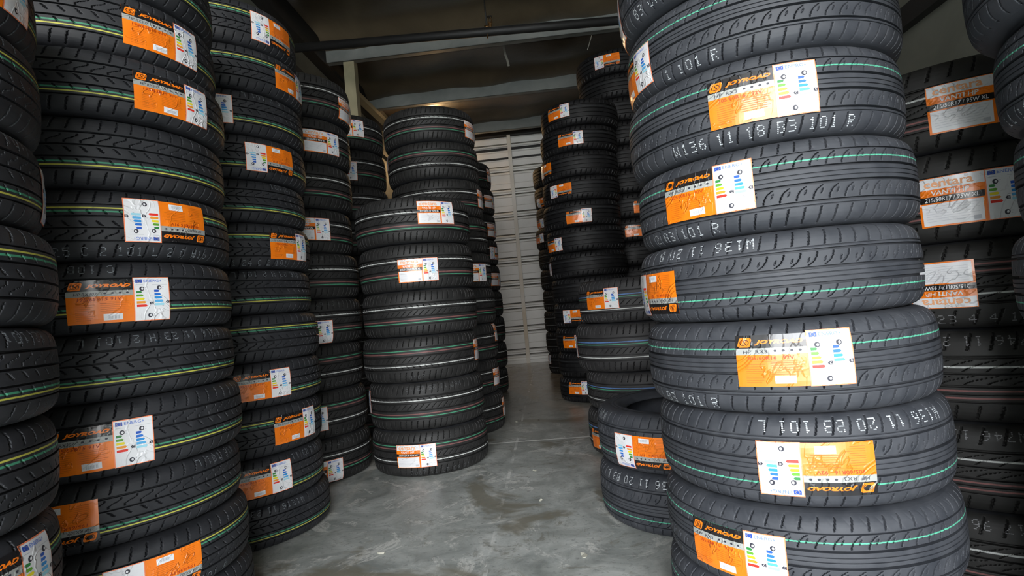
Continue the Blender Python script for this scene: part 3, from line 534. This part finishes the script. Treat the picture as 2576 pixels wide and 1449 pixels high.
# ---------------------------------------------------------------- the stacks: tyres [x, y, z bottom, z top, turned over, spin], stickers [tyre, angle, dz, upside down], codes [tyre, angle, text, inverted]
STACKS = {
 'R1': dict(kind='A', R=0.3096, t=0.181,
  tyres=[[0.6407, 1.3759, 0.0, 0.181, 0, 2.49],[0.6422, 1.3558, 0.181, 0.3584, 0, 0.97],[0.6475, 1.3682, 0.3584, 0.5439, 1, 0.42],[0.6323, 1.3585, 0.5439, 0.7287, 0, 2.52],[0.6388, 1.3902, 0.7287, 0.9061, 1, 5.76],[0.6522, 1.3951, 0.9061, 1.0867, 0, 5.03],[0.6444, 1.3981, 1.0867, 1.2713, 0, 4.81],[0.6578, 1.3999, 1.2713, 1.4409, 0, 1.39],[0.6443, 1.378, 1.4409, 1.629, 0, 1.08],[0.6392, 1.3773, 1.629, 1.81, 0, 5.82]],
  stickers=[[7, -3.11, -0.015, 0],[6, -1.94, -0.0, 0],[5, -2.404, 0.007, 0],[4, -3.001, -0.016, 1],[3, -1.938, 0.017, 0],[2, -1.91, -0.008, 1],[1, -2.461, -0.009, 0],[8, 2.736, -0.028, 0]],
  codes=[[8, -2.744, 'B3 CH', 0],[7, -2.406, '1 101 R', 0],[6, -1.917, 'W136 11 18 B3 101 R', 0],[5, -2.595, '2 A3 101 R', 0],[4, -2.5, 'W136 11 20 B', 1],[3, -2.654, 'B3 101 R', 0],[2, -1.675, 'W136 11 20 B3 101 L', 1]]),
 'L1': dict(kind='B', R=0.3235, t=0.1662,
  tyres=[[-1.1348, 1.564, 0.0, 0.1739, 0, 5.21],[-1.1282, 1.5421, 0.1739, 0.3338, 1, 5.07],[-1.1421, 1.5423, 0.3338, 0.4924, 0, 5.03],[-1.1275, 1.5457, 0.4924, 0.6654, 0, 1.21],[-1.1383, 1.5433, 0.6654, 0.8246, 0, 1.95],[-1.1354, 1.5458, 0.8246, 0.9935, 0, 3.94],[-1.1322, 1.5477, 0.9935, 1.1649, 1, 4.6],[-1.1331, 1.5462, 1.1649, 1.3356, 0, 5.37],[-1.1181, 1.5403, 1.3356, 1.4958, 0, 5.53],[-1.1372, 1.5476, 1.4958, 1.662, 0, 4.22],[-1.1321, 1.5424, 1.662, 1.8282, 0, 2.97]],
  stickers=[[9, -0.374, -0.006, 0],[8, -0.367, -0.006, 0],[6, -0.462, 0.013, 1],[5, -0.813, -0.011, 0],[3, -1.01, -0.013, 0],[2, -1.32, -0.005, 1],[1, -0.717, -0.008, 1]],
  codes=[[6, -0.67, '11 25 C 2 101 L 2 C W16', 0],[4, -0.581, 'W516 11 23 H 2 101 L', 1],[5, -1.005, 'C 10B', 1],[2, -0.099, 'W16 101 L', 1],[1, -0.249, '101 R', 0]]),
 'L0': dict(kind='B', R=0.322, t=0.1691,
  tyres=[[-1.1433, 0.886, 0.0, 0.1691, 0, 5.44],[-1.1378, 0.8784, 0.1691, 0.3382, 0, 5.71],[-1.1425, 0.8733, 0.3382, 0.5062, 1, 3.59],[-1.1419, 0.8788, 0.5062, 0.6793, 1, 5.54],[-1.1352, 0.8834, 0.6793, 0.8429, 0, 5.33],[-1.1303, 0.888, 0.8429, 1.0154, 1, 3.19],[-1.1421, 0.8805, 1.0154, 1.1834, 0, 2.6],[-1.1372, 0.88, 1.1834, 1.3528, 1, 1.01],[-1.1407, 0.8846, 1.3528, 1.5219, 0, 0.27]],
  stickers=[[8, 0.1, 0.002, 0],[6, 0.854, -0.01, 1],[2, 0.05, 0.014, 0]],
  codes=[[6, 0.228, 'L 101 8', 1],[4, 0.155, '2 12 101 L8', 1]]),
 'L2': dict(kind='B', R=0.3311, t=0.1708,
  tyres=[[-1.167, 2.3234, 0.0, 0.1581, 0, 0.29],[-1.172, 2.2879, 0.1581, 0.3328, 0, 3.93],[-1.1696, 2.2968, 0.3328, 0.5117, 1, 1.76],[-1.1609, 2.3, 0.5117, 0.6802, 0, 3.36],[-1.1563, 2.3025, 0.6802, 0.8569, 1, 2.96],[-1.1748, 2.2953, 0.8569, 1.0278, 0, 2.15],[-1.1654, 2.2955, 1.0278, 1.2016, 1, 6.26],[-1.1703, 2.2883, 1.2016, 1.363, 0, 1.23],[-1.1608, 2.3016, 1.363, 1.5351, 0, 2.59],[-1.1589, 2.3067, 1.5351, 1.7055, 0, 1.27],[-1.1515, 2.3076, 1.7055, 1.8772, 1, 3.97],[-1.1605, 2.2933, 1.8772, 2.0544, 1, 1.74]],
  stickers=[[11, -0.338, -0.003, 1],[10, -0.116, -0.002, 0],[9, -1.267, -0.003, 0],[8, -0.518, 0.001, 1],[6, -0.29, -0.0, 0],[3, -0.819, 0.0, 0],[2, -0.391, 0.001, 0],[1, -0.839, 0.01, 0]],
  codes=[[6, -0.8, 'W16 11 24 C 2 101', 0],[5, -0.629, 'W16 23 H 2 101 L', 1],[7, -0.292, 'W16 2 101', 1],[9, -0.633, 'C 2 101 L', 1],[0, -0.775, 'W1E16 11 23', 1],[1, -0.279, 'H 2 23 11', 1]]),
 'L3': dict(kind='C', R=0.3237, t=0.233,
  tyres=[[-1.173, 3.0776, 0.0, 0.2255, 0, 2.23],[-1.1748, 3.0638, 0.2255, 0.4629, 1, 4.69],[-1.1812, 3.0636, 0.4629, 0.6956, 1, 2.01],[-1.1666, 3.0683, 0.6956, 0.9296, 0, 3.51],[-1.1669, 3.0687, 0.9296, 1.1643, 0, 5.68],[-1.1834, 3.0642, 1.1643, 1.3958, 0, 0.63],[-1.1687, 3.0705, 1.3958, 1.6351, 0, 0.39],[-1.1578, 3.0634, 1.6351, 1.8674, 0, 1.44],[-1.1409, 3.0696, 1.8674, 2.0962, 0, 4.81]],
  stickers=[[8, -0.014, -0.034, 0],[7, -0.665, -0.015, 0],[5, -0.904, 0.003, 0],[3, -1.056, -0.05, 0],[1, -1.218, -0.012, 0],[0, -1.052, -0.046, 0]],
  codes=[[4, -0.851, '1 E13', 1],[3, -0.845, 'E1 67', 1],[2, -0.586, 'E167 11', 0],[1, -0.565, 'E 1 67', 0],[0, -0.787, '0167 11', 1]]),
 'C1': dict(kind='C', R=0.3099, t=0.2335,
  tyres=[[-0.5153, 3.0993, 0.0, 0.2284, 1, 3.86],[-0.517, 3.107, 0.2284, 0.4693, 0, 1.49],[-0.5272, 3.0948, 0.4693, 0.6986, 1, 2.08],[-0.5135, 3.1046, 0.6986, 0.9299, 0, 1.11],[-0.5148, 3.1105, 0.9299, 1.1679, 0, 2.88],[-0.5155, 3.0871, 1.1679, 1.4041, 0, 0.27]],
  stickers=[[5, -0.989, 0.028, 0],[4, -1.394, -0.02, 0],[2, 0.025, 0.009, 0],[1, -2.975, 0.021, 0],[0, -1.672, -0.003, 0]],
  codes=[[4, -0.335, '2 C', 1],[2, -1.491, '0167', 0],[1, -1.334, 'W67 11 25 C3 19', 1],[0, -1.224, 'DU67 11 23 C4 11', 0]]),
 'L4': dict(kind='C', R=0.3202, t=0.25,
  tyres=[[-1.1819, 4.1437, 0.0, 0.25, 0, 6.0],[-1.1815, 4.1444, 0.25, 0.5, 0, 0.11],[-1.1868, 4.1445, 0.5, 0.75, 0, 4.87],[-1.1854, 4.1442, 0.75, 1.0, 0, 3.9],[-1.1805, 4.1364, 1.0, 1.25, 0, 1.2],[-1.185, 4.1345, 1.25, 1.5, 0, 2.4],[-1.1788, 4.1369, 1.5, 1.7437, 0, 0.06],[-1.1853, 4.1476, 1.7437, 2.0052, 0, 0.28],[-1.1833, 4.1302, 2.0052, 2.2502, 0, 1.06]],
  stickers=[[8, -1.058, 0.018, 0],[7, -1.299, -0.03, 0]],
  codes=[]),
 'C2': dict(kind='C', R=0.3104, t=0.2379,
  tyres=[[-0.4323, 3.8671, 0.0, 0.2459, 0, 4.92],[-0.4506, 3.8546, 0.2459, 0.4722, 0, 2.28],[-0.4407, 3.8562, 0.4722, 0.7093, 0, 1.82],[-0.4354, 3.857, 0.7093, 0.9476, 0, 0.61],[-0.4432, 3.8577, 0.9476, 1.1836, 0, 6.17],[-0.4503, 3.8601, 1.1836, 1.4226, 1, 2.66],[-0.4603, 3.8611, 1.4226, 1.6684, 0, 1.31],[-0.468, 3.8512, 1.6684, 1.9115, 1, 0.37],[-0.476, 3.8434, 1.9115, 2.141, 0, 0.35]],
  stickers=[[8, -0.264, -0.018, 0],[7, -3.047, 0.056, 0],[6, -0.085, 0.005, 0],[4, -0.774, -0.021, 0],[2, 0.028, 0.053, 0],[1, -0.145, -0.009, 0],[0, 0.044, 0.016, 0]],
  codes=[]),
 'R2': dict(kind='D', R=0.3246, t=0.2245,
  tyres=[[0.6708, 3.0271, 0.0, 0.2331, 0, 1.06],[0.6793, 3.0071, 0.2331, 0.434, 0, 4.25],[0.6436, 3.021, 0.434, 0.6768, 0, 0.94],[0.6775, 3.0166, 0.6768, 0.8993, 0, 0.26]],
  stickers=[[3, -2.42, 0.012, 0],[2, -3.361, -0.001, 0],[0, 3.65, -0.029, 0]],
  codes=[[3, -2.339, '15 24 101', 0]]),
 'R3': dict(kind='A', R=0.3262, t=0.2007,
  tyres=[[0.5958, 2.129, 0.0, 0.2004, 1, 3.08],[0.6042, 2.128, 0.2004, 0.4014, 1, 1.56]],
  stickers=[[1, -2.342, -0.022, 1]],
  codes=[[0, -2.458, 'W136 11 20 B3 L', 1],[1, -2.984, 'W18', 1]]),
 'R4': dict(kind='F', R=0.3211, t=0.1989,
  tyres=[[0.6475, 4.6886, 0.0, 0.1989, 0, 6.27],[0.652, 4.6758, 0.1989, 0.3978, 0, 0.77],[0.652, 4.6758, 0.3978, 0.5967, 0, 3.32],[0.652, 4.6758, 0.5967, 0.7956, 0, 4.86],[0.652, 4.6758, 0.7956, 0.9909, 0, 2.57],[0.649, 4.6755, 0.9909, 1.1902, 0, 6.2],[0.6441, 4.6784, 1.1902, 1.389, 0, 3.0],[0.6345, 4.6801, 1.389, 1.5955, 0, 1.52],[0.6474, 4.6715, 1.5955, 1.7865, 0, 2.58],[0.653, 4.6807, 1.7865, 1.989, 0, 0.23],[0.6645, 4.6749, 1.989, 2.1879, 0, 2.65],[0.6859, 4.663, 2.1879, 2.3916, 0, 1.56]],
  stickers=[[11, -2.251, 0.021, 0],[10, -1.903, -0.009, 0],[9, -2.792, 0.002, 1],[8, -2.248, 0.001, 1],[7, -1.772, -0.03, 0],[6, -2.634, -0.022, 0],[5, -3.21, -0.011, 0],[3, -2.212, -0.009, 1],[2, -2.308, -0.01, 0],[0, -2.223, 0.021, 0]],
  codes=[[5, -1.769, 'W156 1 91 X0 1011', 0]]),
 'C3': dict(kind='C', R=0.3244, t=0.2432,
  tyres=[[-0.437, 5.4456, 0.0, 0.2401, 0, 5.58],[-0.4254, 5.4375, 0.2401, 0.483, 0, 5.22],[-0.4241, 5.4386, 0.483, 0.7269, 0, 3.13],[-0.4259, 5.4388, 0.7269, 0.9695, 0, 0.2],[-0.4286, 5.4393, 0.9695, 1.216, 0, 1.6],[-0.4294, 5.4387, 1.216, 1.4592, 0, 1.52],[-0.4294, 5.4387, 1.4592, 1.7024, 0, 1.31],[-0.4226, 5.4388, 1.7024, 1.9456, 0, 1.45],[-0.4369, 5.4324, 1.9456, 2.1926, 0, 5.46]],
  stickers=[[8, -0.104, 0.007, 0],[7, -0.419, -0.008, 0],[6, -0.362, -0.037, 0],[5, -0.347, -0.011, 1],[4, -0.417, -0.017, 0]],
  codes=[]),
 'R5': dict(kind='G', R=0.3246, t=0.2395,
  tyres=[[0.6756, 6.604, 0.0, 0.2361, 0, 0.89],[0.6684, 6.6055, 0.2361, 0.4788, 0, 0.32],[0.6701, 6.6055, 0.4788, 0.7193, 0, 5.83],[0.6777, 6.6051, 0.7193, 0.9611, 0, 3.55],[0.6713, 6.6049, 0.9611, 1.1975, 0, 6.22],[0.6702, 6.6055, 1.1975, 1.437, 0, 2.53],[0.6606, 6.6059, 1.437, 1.6765, 0, 5.66],[0.6861, 6.6046, 1.6765, 1.916, 0, 4.11],[0.6862, 6.6046, 1.916, 2.1555, 0, 4.97],[0.6868, 6.6064, 2.1555, 2.3938, 0, 4.68]],
  stickers=[[8, -2.508, -0.062, 1],[7, -2.791, -0.062, 0],[6, -2.755, 0.003, 0],[0, -3.09, 0.04, 0]],
  codes=[]),
 'R6': dict(kind='F', R=0.3545, t=0.2125,
  tyres=[[1.1367, 5.1666, 0.0, 0.2125, 0, 1.32],[1.1413, 5.1763, 0.2125, 0.425, 0, 5.81],[1.1348, 5.1734, 0.425, 0.6375, 0, 5.02],[1.1385, 5.1753, 0.6375, 0.85, 0, 3.32],[1.1387, 5.1737, 0.85, 1.0625, 0, 1.68],[1.1419, 5.177, 1.0625, 1.275, 0, 0.47],[1.1425, 5.177, 1.275, 1.4822, 0, 4.2],[1.1372, 5.176, 1.4822, 1.7, 0, 0.28],[1.1368, 5.1715, 1.7, 1.9125, 0, 5.65],[1.1368, 5.1715, 1.9125, 2.125, 0, 0.8],[1.1368, 5.1715, 2.125, 2.3375, 0, 6.08],[1.1368, 5.1715, 2.3375, 2.55, 0, 4.19],[1.1368, 5.1715, 2.55, 2.7625, 0, 0.38],[1.1302, 5.1606, 2.7625, 2.9777, 0, 1.05]],
  stickers=[[13, -1.945, 0.003, 1],[7, -1.327, -0.021, 0],[6, -1.606, -0.012, 0]],
  codes=[]),
 'RB': dict(kind='E', R=0.3344, t=0.2164,
  tyres=[[1.277, 1.5803, 0.0, 0.217, 0, 4.69],[1.2805, 1.5761, 0.217, 0.4279, 0, 0.02],[1.2805, 1.5737, 0.4279, 0.6518, 0, 5.5],[1.2708, 1.5832, 0.6518, 0.862, 1, 4.92],[1.2799, 1.5801, 0.862, 1.0847, 0, 5.52],[1.2718, 1.5816, 1.0847, 1.2989, 0, 2.08]],
  stickers=[[5, -2.036, -0.013, 0],[4, -2.168, -0.012, 0],[3, -2.493, 0.003, 1]],
  codes=[[3, -2.174, '11 23 4 4 101', 0],[2, -2.214, 'EW746 11 23', 1],[1, -2.244, 'EW746 11', 1],[0, -2.263, '17 96', 1]]),
 'R0': dict(kind='A', R=0.3042, t=0.1704,
  tyres=[[1.1528, 0.8282, 0.0, 0.1704, 0, 2.96],[1.1484, 0.8192, 0.1704, 0.3408, 0, 0.21],[1.1492, 0.8248, 0.3408, 0.5112, 0, 5.43],[1.1494, 0.8206, 0.5112, 0.6816, 0, 2.28],[1.1436, 0.8289, 0.6816, 0.8504, 1, 4.82],[1.1575, 0.8169, 0.8504, 1.0256, 0, 3.28],[1.1443, 0.8214, 1.0256, 1.19, 0, 0.07],[1.1081, 0.8249, 1.19, 1.3632, 0, 5.26],[1.1081, 0.8249, 1.3632, 1.5336, 0, 5.2]],
  stickers=[],
  codes=[[6, 2.771, '11 18', 0]]),
}

ORD = ['lowest', 'second', 'third', 'fourth', 'fifth', 'sixth', 'seventh', 'eighth', 'ninth', 'tenth', 'eleventh', 'twelfth', 'thirteenth', 'topmost']
DOWN = ['topmost seen', 'second down', 'third down', 'fourth down', 'fifth down', 'sixth down', 'seventh down', 'eighth down', 'ninth down', 'tenth down', 'eleventh down', 'twelfth down', 'thirteenth down', 'lowest']
HIDDEN = {('L0', 0), ('L0', 1), ('R0', 0), ('R0', 1), ('R0', 2)}
WHERE = {
 'R1': ('in the big front right stack with jagged green lines', 'tyres of the big front right stack'),
 'R3': ('in the two-tyre stack beside the front right stack', 'tyres of the two-tyre stack'),
 'R0': ('in the green-lined stack cut by the right picture edge', 'tyres of the stack at the right picture edge'),
 'L0': ('in the stack cut by the left picture edge', 'tyres of the stack at the left picture edge'),
 'L1': ('in the nearest left stack with yellow-green lines', 'tyres of the nearest full left stack'),
 'L2': ('in the second yellow-green-lined left stack', 'tyres of the second yellow-green left stack'),
 'L3': ('in the white-and-red-lined stack behind the yellow-green stacks', 'tyres of the tall left stack behind the yellow-green ones'),
 'L4': ('in the shadowed stack at the far left wall', 'tyres of the shadowed far left stack'),
 'C1': ('in the free-standing six-tyre stack left of the aisle', 'tyres of the six-tyre stack'),
 'C2': ('in the tall stack right behind the six-tyre stack', 'tyres of the tall stack behind the six-tyre stack'),
 'C3': ('in the black stack nearest the back wall, left of aisle', 'tyres of the furthest stack left of the aisle'),
 'R2': ('in the blue-and-green-lined four-tyre stack', 'tyres of the blue-lined four-tyre stack'),
 'R4': ('in the tall black stack right of the aisle', 'tyres of the tall black stack right of the aisle'),
 'R5': ('in the furthest black stack right of the aisle', 'tyres of the furthest stack right of the aisle'),
 'R6': ('in the tallest black stack against the right wall', 'tyres of the tallest right stack'),
 'RB': ('in the wide red-lined stack behind the front right stack', 'tyres of the wide red-lined right stack'),
}
for sid, st in STACKS.items():
    k = st['kind']; kind_meshes(k); K = KINDS[k]; n = len(st['tyres'])
    stk = {q[0]: q for q in st['stickers']}; where, grp = WHERE[sid]
    for i, (x, y, z0, z1, flip, spin) in enumerate(st['tyres']):
        root = bpy.data.objects.new('tyre', None); COL.objects.link(root); root.empty_display_size = 0.1
        root.location = (x, y, z0); sx = st['R']/K['R']; sz = (z1-z0)/K['W']; root.scale = (sx, sx, sz)
        what = 'black tyre'
        if i in stk:
            joy = k in JOY; what = ('upside-down ' if stk[i][3] else '')+('orange-stickered' if joy else 'white-stickered')+' tyre'
        pos = 'topmost' if (i == n-1 and sid not in ('R1', 'L1', 'L0', 'R0')) else (ORD[i] + ('' if i == 0 else ' up'))
        if sid in ('L0', 'R0', 'R6', 'L4'): pos = DOWN[n-1-i]
        if (sid, i) in HIDDEN: what, pos = 'black tyre', 'hidden low down'
        tag(root, '%s, %s %s' % (what, pos, where), 'tyre', grp)
        c = (0, 0, K['W']/2); rot = (math.pi if flip else 0, 0, spin)
        link_obj('tread', TREAD[k], root, c, rot)
        for s in (1, -1): link_obj('sidewall', SIDEW[k][s], root, c, rot)
        link_obj('inner_liner', LINER[k], root, c, rot)
        if i in stk:
            _, ph, dz, fl = stk[i]; a, b_ = sticker(k, dz/sz*(-1 if fl else 1))
            so = link_obj('sticker', a, root, c, (math.pi if fl else 0, 0, ph)); so['label'] = ('upside-down ' if fl else '')+('orange, black and grey brand sticker' if k in JOY else 'white and orange brand sticker')
            eo = link_obj('energy_label', b_, so); eo['label'] = 'white energy label with coloured arrows'
        for q in st['codes']:
            if q[0] == i: link_obj('printed_code', code_mesh(k, q[2]), root, c, (math.pi if q[3] else 0, 0, q[1]))['label'] = 'pale dotted code printed on the shoulder'
